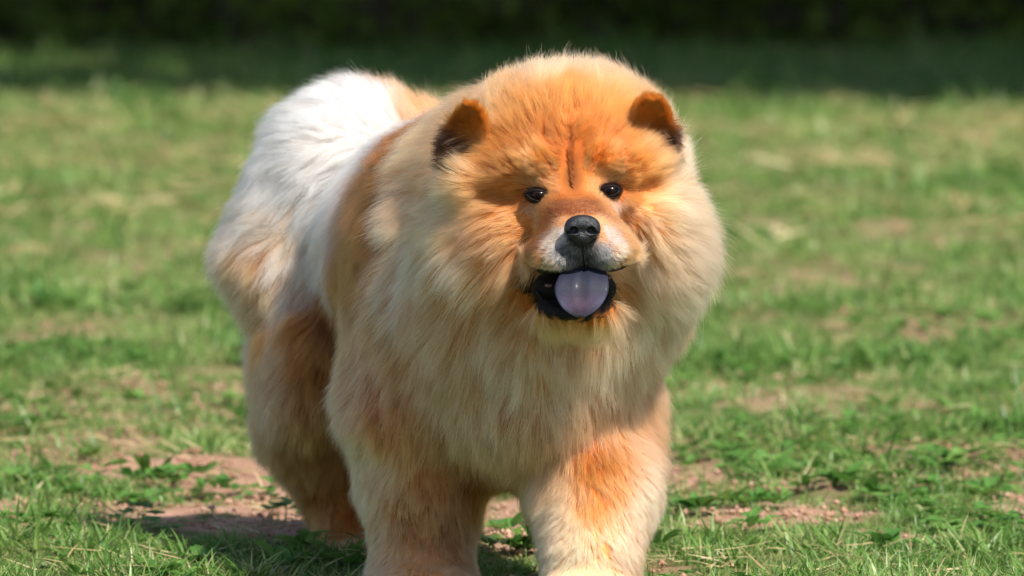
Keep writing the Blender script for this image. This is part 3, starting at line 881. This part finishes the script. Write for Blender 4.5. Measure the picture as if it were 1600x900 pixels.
def make_hair(name, root, nor, L, lift, flow, c0, c1, kids, rad, parent, spread=1.0, clump=.38, frizz=1.0, npt=7, grav=.18, off=DOG_OFF, pepper=False):
    n = len(root)
    flow = flow - nor * np.einsum('ij,ij->i', flow, nor)[:, None]
    flow = unit(flow)
    # slow swirl so that locks do not all lie parallel
    swirl = .20 * noise(root, 12, 61) + .10 * noise(root, 38, 62)
    side = np.cross(nor, flow)
    flow = unit(flow + side * swirl[:, None])
    lift = np.clip(lift * (1 + .10 * noise(root, 20, 63)), .08, .95)
    L = np.where(L > .026, .026 + (L - .026) * .60, L)
    L = L * np.clip(1 + .05 * noise(root, 17, 64) + rng.normal(0, .08, n), .5, 1.5)
    ang = lift * math.pi / 2
    d0 = nor * np.sin(ang)[:, None] + flow * np.cos(ang)[:, None]
    d1 = unit(flow * .9 + nor * (lift * .55)[:, None] + np.array([0, 0, -grav]))
    # locks
    R = np.repeat
    rk = R(root, kids, 0); nk = R(nor, kids, 0); fk = R(flow, kids, 0); sk = R(side, kids, 0)
    Lk = R(L, kids); m = n * kids
    rr = (np.sqrt(rng.random(m)) * R(np.clip(L * .11, .0012, .0044), kids) * spread)[:, None]
    th = rng.uniform(0, 6.283, m)[:, None]
    offv = (fk * np.cos(th) + sk * np.sin(th)) * rr
    cl = R(np.clip(clump + rng.normal(0, .15, n), .1, .95), kids)
    Lk = Lk * np.clip(rng.normal(1, .10, m), .5, 1.3)
    stray = rng.random(m) < .03
    cl = np.where(stray, -.4, cl); Lk = np.where(stray, Lk * 1.15, Lk)
    j0 = rng.normal(0, .10, (m, 3)); j1 = rng.normal(0, .17, (m, 3)) * frizz
    a0 = R(d0, kids, 0) + j0; a1 = R(d1, kids, 0) + j1
    fr_d = rng.normal(0, 1, (m, 3)); fr_p = rng.uniform(0, 6.283, m); fr_f = rng.uniform(3, 8, m)
    pos = np.empty((m, npt, 3), np.float32); rd = np.empty((m, npt), np.float32); col = np.ones((m, npt, 4), np.float32)
    # colour: lock and hair variation
    lv = R(np.exp(rng.normal(0, .10, n) + .06 * noise(root, 30, 65) + .06 * noise(root, 11, 67)), kids) * np.exp(rng.normal(0, .10, m))
    mixv = np.clip(R((.12 * noise(root, 24, 66) + rng.normal(0, .08, n)) * np.clip(L / .035, .3, 1), kids) + rng.normal(0, .08, m), -.4, .4)
    C0, C1 = R(c0, kids, 0), R(c1, kids, 0)
    for i in range(npt):
        t = i / (npt - 1)
        p = rk - nk * .0015 + offv * (1 - cl * t ** 1.3)[:, None] + Lk[:, None] * (a0 * (t - .5 * t * t) + a1 * (.5 * t * t))
        p = p + fr_d * (np.sin(fr_f * t + fr_p) * t * Lk * .020 * frizz)[:, None]
        pos[:, i] = p - off
        rd[:, i] = rad * (1.0 - .75 * t ** 1.5)
        tt = np.clip((t - .25) / .6 + mixv, 0, 1)[:, None]
        col[:, i, :3] = np.clip((C0 * (1 - tt) + C1 * tt) * lv[:, None], 0, .93)
    if pepper:
        dn = np.sqrt((((rk - P(908, 396, -.37)) / np.array([.033, .06, .024])) ** 2).sum(1))
        dark = rng.random(m) < np.clip(1.15 - dn, 0, 1) * .62
        col[dark, :, :3] = np.array([.018, .017, .022])
        lite = (~dark) & (rng.random(m) < np.clip(1.5 - dn, 0, 1) * .5)
        col[lite, :, :3] = np.array([.58, .54, .53])
    hc = bpy.data.hair_curves.new(name)
    hc.add_curves([npt] * m)
    hc.position_data.foreach_set("vector", pos.ravel())
    a = hc.attributes.get("radius") or hc.attributes.new("radius", 'FLOAT', 'POINT')
    a.data.foreach_set("value", rd.ravel())
    a = hc.attributes.new("coat", 'FLOAT_COLOR', 'POINT'); a.data.foreach_set("color", col.ravel())
    hc.materials.append(m_hair)
    ob = bpy.data.objects.new(name, hc); COL.objects.link(ob); ob.parent = parent
    return ob

def dens_long(p, n):
    f = coat_fields(p)
    back = np.where(n[:, 1] > .35, .35, 1.0)
    return bare(p, n) * back * (.022 / f[:, 0]) ** .75
KIDS = 17
gp, gn = sample(bv, tri, vn, dens_long, 50000)
gfld = coat_fields(gp)
flow = np.stack([gfld[:, 2], np.full(len(gp), .25), gfld[:, 3]], 1)
bb_ = bare(gp)
coat = make_hair("coat", gp, gn, gfld[:, 0] * (.4 + .6 * bb_), gfld[:, 1], flow, gfld[:, 4:7], gfld[:, 7:10], KIDS, .000115, body, frizz=1.0)
tag(coat, "long fluffy orange and cream coat")
# short dense face fur
def dens_face(p, n):
    f = coat_fields(p)
    return bare(p, n) * (f[:, 0] < .016) * (.012 / f[:, 0]) * (p[:, 2] > .2) * (n[:, 1] < .5)
gp, gn = sample(bv, tri, vn, dens_face, 14000)
gfld = coat_fields(gp)
flow = np.stack([gfld[:, 2], np.full(len(gp), .5), gfld[:, 3]], 1)
ff = make_hair("face_fur", gp, gn, gfld[:, 0] * .9, gfld[:, 1], flow, gfld[:, 4:7], gfld[:, 7:10], 8, .00009, body, frizz=.5, clump=.25, npt=5, grav=.02, pepper=True)
tag(ff, "short fur of the muzzle and around the eyes")
# added strands, coloured dark to paint the shaded crease up the forehead
cl_ = np.array([on_surface(893 + 3 * u + 1.5 * math.sin(9 * u) + rng.normal(0, 2.0 - 1.2 * u), 198 + 94 * u) for u in rng.random(90)])
near_ = np.array([np.argmin(((bv - c) ** 2).sum(1)) for c in cl_])
uu = np.clip((P(893, 198, -.26)[2] - cl_[:, 2]) / .062, 0, 1)
cr_ = make_hair("brow_crease_strands", cl_ + vn[near_] * .0025, vn[near_], .006 + .004 * (1 - uu), np.full(90, .30), np.tile([0, .2, 1.], (90, 1)),
          np.tile(PAL['r'], (90, 1)), np.tile(PAL['r'], (90, 1)) * uu[:, None] + np.tile(PAL['o'], (90, 1)) * (1 - uu)[:, None], 9, .00010, body, spread=.9, frizz=.4, clump=.2, npt=5, grav=0)
wk = np.array([on_surface(*q) for q in [(858, 392), (852, 402), (864, 406), (850, 412), (868, 396), (875, 408), (960, 388), (966, 398), (955, 402), (968, 408), (948, 396), (943, 404)]])
wn_ = unit(np.stack([np.sign(wk[:, 0] - P(910, 390, -.37)[0]) * 1.0, np.full(len(wk), -.7), np.full(len(wk), -.1)], 1))
wf = np.stack([wn_[:, 0], np.full(len(wk), .1), np.full(len(wk), -.35)], 1)
make_hair("whiskers", wk, wn_, np.full(len(wk), .025) + rng.uniform(0, .008, len(wk)), np.full(len(wk), .6), wf, np.tile(PAL['d'], (len(wk), 1)), np.tile(PAL['D'], (len(wk), 1)), 1, .00012, body, frizz=.1, npt=6, grav=.1)
print("coat", round(time.time() - T0, 1))

# ------------------------------------------------------------------ ears
def ear(base, tip, Y, W, lean, sgn, label, dark_to):
    """rounded-triangle ear, thin, hollow towards the front; sgn = outward side"""
    m = mpp(Y); B, Tp = P(base[0], base[1], Y + .030), P(tip[0], tip[1], Y)
    ax = Tp - B; H = np.linalg.norm(ax); ax /= H
    wdir = np.cross(ax, [0, -1., lean]); wdir /= np.linalg.norm(wdir)
    if wdir[0] * sgn < 0: wdir = -wdir
    fdir = np.cross(wdir, ax); fdir /= np.linalg.norm(fdir)
    if fdir[1] > 0: fdir = -fdir
    nt_, nx_ = 30, 20
    V, uv = [], []
    for side in (0, 1):
        for i in range(nt_ + 1):
            t = i / nt_
            w = W * m * (1 - .30 * t ** 1.5) * math.sqrt(max(1 - t ** 5, .0))+ .0004
            for k in range(nx_ + 1):
                x = -1 + 2 * k / nx_
                cup = .008 * (1 - abs(x) ** 2.2) * (1 - t ** 3)
                th = .0075 * math.sqrt(max(1 - x ** 4, 0)) * math.sqrt(max(1 - t ** 6, 0))
                fwd = .010 * t ** 2.5 - .009 * abs(x) ** 2 * 0
                q = B + ax * (H * t) + wdir * (w * x) + fdir * (fwd - cup * (.9 if side == 0 else .75) + (th * .4 if side == 0 else -th))
                V.append(q); uv.append((t, x * 1.0, side))
    V = np.array(V); uv = np.array(uv); row = nx_ + 1; off = (nt_ + 1) * row
    F_ = []
    for i in range(nt_):
        for k in range(nx_):
            a = i * row + k
            F_.append((a, a + 1, a + row + 1, a + row)); F_.append((off + a, off + a + row, off + a + row + 1, off + a + 1))
        F_.append((i * row, (i + 1) * row, off + (i + 1) * row, off + i * row))
        F_.append((i * row + nx_, off + i * row + nx_, off + (i + 1) * row + nx_, (i + 1) * row + nx_))
    for k in range(nx_):
        a = nt_ * row + k; F_.append((a, a + 1, off + a + 1, off + a))
    F_ = np.array(F_)
    t3 = np.concatenate([F_[:, [0, 1, 2]], F_[:, [0, 2, 3]]]); n = vert_normals(V, t3)
    fr0 = uv[:, 2] == 0
    if (n[fr0] @ fdir).mean() < 0: F_ = F_[:, ::-1]; t3 = t3[:, ::-1]; n = -n
    ob = mesh_obj("ear", V - DOG_OFF, F_, m_skin, dog)
    tag(ob, label)
    def fields(p, nn):
        q = p - B; t = q @ ax / H; x = q @ wdir / (W * m)
        front = np.clip(((nn @ fdir) - .0) * 3, 0, 1)
        edge = dark_to + .16 * x * 1.0
        inner = front * np.clip((edge - t) / .20 + .5, 0, 1)
        inner = inner * 1.0
        c0 = PAL['o'][None] * (1 - inner)[:, None] + PAL['d'][None] * inner[:, None]
        c1 = PAL['O'][None] * (1 - inner)[:, None] + PAL['D'][None] * inner[:, None]
        rim = np.clip((-x - .55) * 3, 0, 1) * front
        c1 = c1 * (1 - rim[:, None]) + PAL['G'] * rim[:, None]; inner = inner * (1 - rim)
        low = np.clip((.10 - t) / .1, 0, 1)[:, None] * .4
        c1 = c1 * (1 - low) + PAL['C'] * low
        return inner, c0, c1, t
    inner, c0, c1, _t = fields(V, n)
    vcol(ob.data, "coat", c0 * .6)
    gp, gn = sample(V, t3, n, lambda p, n_: np.where(n_[:, 1] > .3, .5, 1.), 3600)
    inner, c0, c1, t = fields(gp, gn)
    fl = ax[None] * (1 - inner * 1.3)[:, None] + wdir[None] * (inner * 1.0 + .15)[:, None]
    make_hair("ear_fur", gp, gn, .0135 + .003 * inner, np.full(len(gp), .34), fl, c0, c1, 11, .00010, ob, frizz=.5, clump=.15, npt=6, grav=.02)
    k = (inner > .6); k &= np.cumsum(k) < 22
    wp, wn = gp[k], gn[k]
    if len(wp):
        fl = np.tile(wdir * 1.0 - ax * .25, (len(wp), 1))
        make_hair("inner_wisps", wp - wdir * .006, wn, np.full(len(wp), .022), np.full(len(wp), .35), fl, np.tile(PAL['T'], (len(wp), 1)), np.tile(PAL['c'], (len(wp), 1)), 5, .00009, ob, frizz=1, clump=.6, npt=6, grav=.05)
    return ob
ear((727, 264), (737, 160), -.232, 33, .25, -1, "small rounded orange ear with dark inside", .56)
ear((1014, 240), (1017, 148), -.236, 35, .25, 1, "small rounded orange ear set at the edge of the ruff", .44)

# ------------------------------------------------------------------ eyes
def simple(name, col, rough, coat=0., spec=.5, bump=None):
    m, nt, b = new_mat(name)
    b.inputs['Base Color'].default_value = (*col, 1); b.inputs['Roughness'].default_value = rough
    b.inputs['Coat Weight'].default_value = coat; b.inputs['Coat Roughness'].default_value = .04
    b.inputs['Specular IOR Level'].default_value = spec
    if bump:
        tc = nt.nodes.new("ShaderNodeTexCoord"); v = nt.nodes.new("ShaderNodeTexVoronoi"); v.inputs['Scale'].default_value = bump
        bp = nt.nodes.new("ShaderNodeBump"); bp.inputs['Strength'].default_value = .5; bp.inputs['Distance'].default_value = .0012
        nt.links.new(tc.outputs['Object'], v.inputs['Vector']); nt.links.new(v.outputs[0], bp.inputs['Height']); nt.links.new(bp.outputs[0], b.inputs['Normal'])
    return m
m_eye, nt, b = new_mat("eyeball")
tcn = nt.nodes.new("ShaderNodeTexCoord"); sp = nt.nodes.new("ShaderNodeSeparateXYZ")
ln = nt.nodes.new("ShaderNodeVectorMath"); ln.operation = 'LENGTH'
mulv = nt.nodes.new("ShaderNodeVectorMath"); mulv.operation = 'MULTIPLY'; mulv.inputs[1].default_value = (1, 0, 1)
nt.links.new(tcn.outputs['Object'], mulv.inputs[0]); nt.links.new(mulv.outputs[0], ln.inputs[0])
rmp = nt.nodes.new("ShaderNodeValToRGB")
cr = rmp.color_ramp; cr.elements[0].position = 0; cr.elements[0].color = (.002, .002, .002, 1)
for pos, c in ((.0028, (.003, .002, .002)), (.0032, (.016, .007, .004)), (.0060, (.008, .004, .003)), (.0068, (.003, .002, .002)), (.0105, (.004, .003, .003))):
    e = cr.elements.new(pos * 60); e.color = (*c, 1)
cr.elements[-1].color = (.004, .003, .003, 1)
mm = nt.nodes.new("ShaderNodeMath"); mm.operation = 'MULTIPLY'; mm.inputs[1].default_value = 60
nt.links.new(ln.outputs['Value'], mm.inputs[0]); nt.links.new(mm.outputs[0], rmp.inputs[0]); nt.links.new(rmp.outputs[0], b.inputs['Base Color'])
b.inputs['Roughness'].default_value = .16; b.inputs['Specular IOR Level'].default_value = .12; b.inputs['Coat Weight'].default_value = 0; b.inputs['Coat Roughness'].default_value = .02
m_black = simple("black_wet_skin", (.009, .006, .006), .7, .0, .15, 500)
m_nose = simple("nose_leather", (.010, .010, .013), .42, .12, .5, 900)

def tube(name, pts, r, mat, parent, closed=False, nseg=10, rs=None):
    pts = np.array(pts, float); n = len(pts)
    V, Fc = [], []
    for i in range(n):
        a = pts[(i - 1) % n] if closed or i > 0 else pts[i]
        c = pts[(i + 1) % n] if closed or i < n - 1 else pts[i]
        d = c - a; d /= np.linalg.norm(d)
        u = np.cross(d, [0, 1, .01]); u /= np.linalg.norm(u); w = np.cross(d, u)
        rad = rs[i] if rs is not None else r
        for k in range(nseg):
            t = k * 2 * math.pi / nseg
            V.append(pts[i] + (u * math.cos(t) + w * math.sin(t)) * rad)
    m = n if closed else n - 1
    for i in range(m):
        for k in range(nseg):
            a, b_ = i * nseg, ((i + 1) % n) * nseg
            Fc.append((a + k, b_ + k, b_ + (k + 1) % nseg, a + (k + 1) % nseg))
    return mesh_obj(name, np.array(V) - DOG_OFF, Fc, mat, parent)

def eye(px, py, w, h, label, inner_sign):
    s = on_surface(px, py)
    R = .0145
    front = s[1] - .0045
    c = np.array([P(px, py, front)[0], front + R, P(px, py, front)[2]])
    V, Fc = [], []
    nu, nv = 24, 16
    for j in range(nv + 1):
        a = math.pi * j / nv
        for i in range(nu):
            t = 2 * math.pi * i / nu
            V.append((R * math.sin(a) * math.cos(t), -R * math.cos(a), .66 * R * math.sin(a) * math.sin(t)))
    for j in range(nv):
        for i in range(nu):
            Fc.append((j * nu + i, j * nu + (i + 1) % nu, (j + 1) * nu + (i + 1) % nu, (j + 1) * nu + i))
    me_ob = mesh_obj("eye", V, Fc, m_eye, dog)
    me_ob.location = tuple(c - DOG_OFF)
    tag(me_ob, label)
    pts = []
    for i in range(28):
        t = 2 * math.pi * i / 28
        x = math.cos(t) * w; z = math.sin(t) * abs(math.sin(t)) ** .35 * h + (-.0012 * math.cos(t) * inner_sign)
        rr = min(R * .98, math.hypot(x, z / .66))
        y = -math.sqrt(max(R * R - rr * rr, 0)) - .0002
        pts.append(c + np.array([x, y + .0005, z]))
    lid = tube("eyelid", pts, .0014, m_black, me_ob, True, 8)
    lid.data.transform(Matrix.Translation(Vector(tuple(DOG_OFF - c))))
    # lashes along the upper lid
    up = np.array([p for p in pts if p[2] > c[2] + .001])
    rootp = np.repeat(up, 6, 0) + rng.normal(0, .0008, (len(up) * 6, 3))
    nn = np.tile([0, -1., .35], (len(rootp), 1)); nn = unit(nn)
    fl = np.stack([(rootp[:, 0] - c[0]) / .01, np.full(len(rootp), -.3), np.full(len(rootp), .6)], 1)
    la = make_hair("eyelashes", rootp, nn, np.full(len(rootp), .005), np.full(len(rootp), .5), fl, np.tile(PAL['d'], (len(rootp), 1)), np.tile(PAL['d'], (len(rootp), 1)), 2, .00010, me_ob, npt=4, off=c)
    return me_ob
eye(841, 306, .0116, .0054, "dark almond eye of the face's shaded side", 1)
eye(952, 299, .0108, .0052, "dark almond eye of the face's sunny side", -1)

# ------------------------------------------------------------------ nose
nc = P(910, 358, -.378)
def le(x, y, z, rx, ry, rz, k, R=None):
    return ('e', nc + np.array([x, y, z]) / 1000., np.array([rx, ry, rz]) / 1000., R, k / 1000.)
npr = [le(0, 3, 5, 16.5, 10, 9.5, 3), le(-9.5, 3, 0, 9, 10, 9.5, 3), le(9.5, 3, 0, 9, 10, 9.5, 3), le(0, 2.5, -8, 9.5, 8.5, 8, 4), le(0, 4, -13, 4.5, 6, 6, 4)]
ncv = [le(-8.8, -7, -1.2, 4.6, 7, 3.9, 1.2), le(8.8, -7, -1.2, 4.6, 7, 3.9, 1.2), le(-14.5, -4, -3.6, 5, 4, 1.3, 1.2), le(14.5, -4, -3.6, 5, 4, 1.3, 1.2),
       ('c', nc + np.array([0, -.0075, .001]), nc + np.array([0, -.0075, -.019]), .0009, .0010, .0012)]
v, f = build_sdf(npr, .0008, ncv, .004)
t = np.concatenate([f[:, [0, 1, 2]], f[:, [0, 2, 3]]]); n_ = vert_normals(v, t)
if np.mean(np.einsum('ij,ij->i', n_, v - v.mean(0))) < 0: f = f[:, ::-1]
nose = mesh_obj("nose", v - DOG_OFF, f, m_nose, dog)
# split of the upper lip under the nose
tube("lip_cleft", [P(911, 382, -.379), P(911, 395, -.374), P(912, 408, -.366), P(913, 416, -.352)], .0009, m_black, nose)

# ------------------------------------------------------------------ mouth
lip_px = [(836, 446, -.280), (840, 457, -.292), (850, 471, -.306), (872, 484, -.320), (903, 490, -.326), (932, 483, -.322), (952, 466, -.308), (961, 450, -.288)]
lp = np.array([P(*q) for q in lip_px])
tt = np.linspace(0, len(lp) - 1, 40)
lp = np.stack([np.interp(tt, np.arange(len(lp)), lp[:, i]) for i in range(3)], 1)
for _ in range(3): lp[1:-1] = (lp[:-2] + 2 * lp[1:-1] + lp[2:]) / 4
lip = tube("lower_lip", lp, .0046, m_black, dog, False, 12, rs=.0010 + .0020 * np.sin(np.linspace(0, 3.14, 40)) + .0006 * np.sin(np.linspace(0, 31, 40)))
tag(lip, "black lower lip around the open mouth")
# floor of the mouth, dark
up_px = [(836, 424), (856, 434), (880, 436), (900, 428), (913, 420), (928, 428), (945, 432), (962, 424)]
m_gum = simple("wet_gum", (.16, .06, .075), .25, .6)
lining_c = P(897, 451, -.272)
V, Fc = [], []
for j in range(17):
    a = math.pi * j / 16
    for i in range(32):
        t_ = 2 * math.pi * i / 32
        V.append(lining_c + np.array([.0435 * math.sin(a) * math.cos(t_), -.036 * math.cos(a), .0235 * math.sin(a) * math.sin(t_)]))
for j in range(16):
    for i in range(32):
        Fc.append((j * 32 + i, j * 32 + (i + 1) % 32, (j + 1) * 32 + (i + 1) % 32, (j + 1) * 32 + i))
mesh_obj("mouth_lining", np.array(V) - DOG_OFF, Fc, m_black, lip)
for (px, py, Y, r) in ((857, 446, -.330, .0022), (951, 433, -.330, .0022)):
    g = P(px, py, Y)
    V, Fc = [], []
    for j in range(7):
        a = math.pi * j / 6
        for i in range(10):
            t_ = 2 * math.pi * i / 10
            V.append(g + np.array([1.7 * r * math.sin(a) * math.cos(t_), -r * math.cos(a), r * math.sin(a) * math.sin(t_)]))
    for j in range(6):
        for i in range(10):
            Fc.append((j * 10 + i, j * 10 + (i + 1) % 10, (j + 1) * 10 + (i + 1) % 10, (j + 1) * 10 + i))
    mesh_obj("gum", np.array(V) - DOG_OFF, Fc, m_gum, lip)

# tongue
m_tongue, nt, b = new_mat("tongue")
at = nt.nodes.new("ShaderNodeAttribute"); at.attribute_name = "tint"
tc = nt.nodes.new("ShaderNodeTexCoord"); vo = nt.nodes.new("ShaderNodeTexNoise"); vo.inputs['Scale'].default_value = 700; vo.inputs['Detail'].default_value = 4
nt.links.new(tc.outputs['Object'], vo.inputs['Vector'])
bp = nt.nodes.new("ShaderNodeBump"); bp.inputs['Strength'].default_value = .45; bp.inputs['Distance'].default_value = .0008
nt.links.new(vo.outputs[0], bp.inputs['Height']); nt.links.new(bp.outputs[0], b.inputs['Normal'])
mxx = nt.nodes.new("ShaderNodeMix"); mxx.data_type = 'RGBA'; mxx.blend_type = 'MULTIPLY'; mxx.inputs[0].default_value = .35
nt.links.new(at.outputs['Color'], mxx.inputs[6]); nt.links.new(vo.outputs[0], mxx.inputs[7]); nt.links.new(mxx.outputs[2], b.inputs['Base Color'])
b.inputs['Roughness'].default_value = .6; b.inputs['Coat Weight'].default_value = .04; b.inputs['Coat Roughness'].default_value = .2; b.inputs['Specular IOR Level'].default_value = .2
b.inputs['Subsurface Weight'].default_value = .05; b.inputs['Subsurface Radius'].default_value = (.004, .002, .002); b.inputs['Subsurface Scale'].default_value = 1
path = [(914, 418, -.310, 22), (914, 418, -.330, 30), (913, 423, -.350, 35), (911, 434, -.3645, 40), (909, 448, -.372, 43), (908, 460, -.3755, 41), (908, 471, -.377, 36), (908, 481, -.3775, 29), (908, 489, -.3765, 19), (907, 494.5, -.375, 5)]
pp = np.array([[*P(a_, b2, c_), w_ * mpp(c_)] for a_, b2, c_, w_ in path])
tt = np.linspace(0, len(pp) - 1, 46)
pp = np.stack([np.interp(tt, np.arange(len(pp)), pp[:, i]) for i in range(4)], 1)
for _ in range(6): pp[1:-1] = (pp[:-2] + 2 * pp[1:-1] + pp[2:]) / 4
V, Fc, tint = [], [], []
nu = 32
for i in range(len(pp)):
    d = pp[min(i + 1, len(pp) - 1), :3] - pp[max(i - 1, 0), :3]; d /= np.linalg.norm(d)
    s = np.array([1., 0, 0]); up = np.cross(s, d); up /= np.linalg.norm(up)
    if up[1] > 0 and i > 20 or (i <= 20 and up[2] < 0): up = -up
    w = pp[i, 3]; fr = i / (len(pp) - 1)
    for k in range(nu):
        a_ = 2 * math.pi * k / nu; x = math.cos(a_); z = math.sin(a_); z = math.copysign(abs(z) ** .4, z)
        th = .0030 * (1 - .35 * fr)
        zz = z * th
        if z > 0:
            zz -= .0024 * math.exp(-(x / .06) ** 2) * max(0, min(1, (.93 - fr) * 3))           # groove
            zz -= .0006 * (math.exp(-((x - .5) / .04) ** 2) + math.exp(-((x + .55) / .04) ** 2)) * (1 - fr)
            zz += .0012 * abs(x) ** 3
        q = pp[i, :3] + s * x * w + up * zz
        q[2] += -.0016 * x * x * 2 * max(0, 1 - fr * 1.15) + .0006 * math.sin(8 * fr + 2 * x)
        q[1] += .0012 * x * x
        V.append(q)
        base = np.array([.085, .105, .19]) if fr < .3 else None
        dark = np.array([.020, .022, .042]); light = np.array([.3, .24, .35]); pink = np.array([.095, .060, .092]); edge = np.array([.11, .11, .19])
        m_ = 1 / (1 + math.exp(-(fr - .60) * 22))  # dark slate upper part, with the muzzle's shadow painted into the tint
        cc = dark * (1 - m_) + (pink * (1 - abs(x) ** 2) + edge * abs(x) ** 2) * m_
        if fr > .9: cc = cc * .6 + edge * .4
        if z > 0: cc = cc * (1 - .6 * math.exp(-((x - .04 * math.sin(7 * fr)) / .05) ** 2) * max(0, 1 - 1.1 * fr)) * (1 + .12 * math.sin(9 * x + 5 * fr) * math.sin(23 * fr + 3 * x))  # centre line darkened in the tint as the groove's shade
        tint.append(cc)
for i in range(len(pp) - 1):
    for k in range(nu):
        Fc.append((i * nu + k, i * nu + (k + 1) % nu, (i + 1) * nu + (k + 1) % nu, (i + 1) * nu + k))
Fc.append(tuple(range((len(pp) - 1) * nu, len(pp) * nu)))
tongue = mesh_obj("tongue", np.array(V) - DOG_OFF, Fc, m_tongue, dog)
import bmesh
bm = bmesh.new(); bm.from_mesh(tongue.data); bmesh.ops.recalc_face_normals(bm, faces=bm.faces); bm.to_mesh(tongue.data); bm.free()
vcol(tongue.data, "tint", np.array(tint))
tag(tongue, "blue-grey tongue hanging over the lower lip")
print("done", round(time.time() - T0, 1))
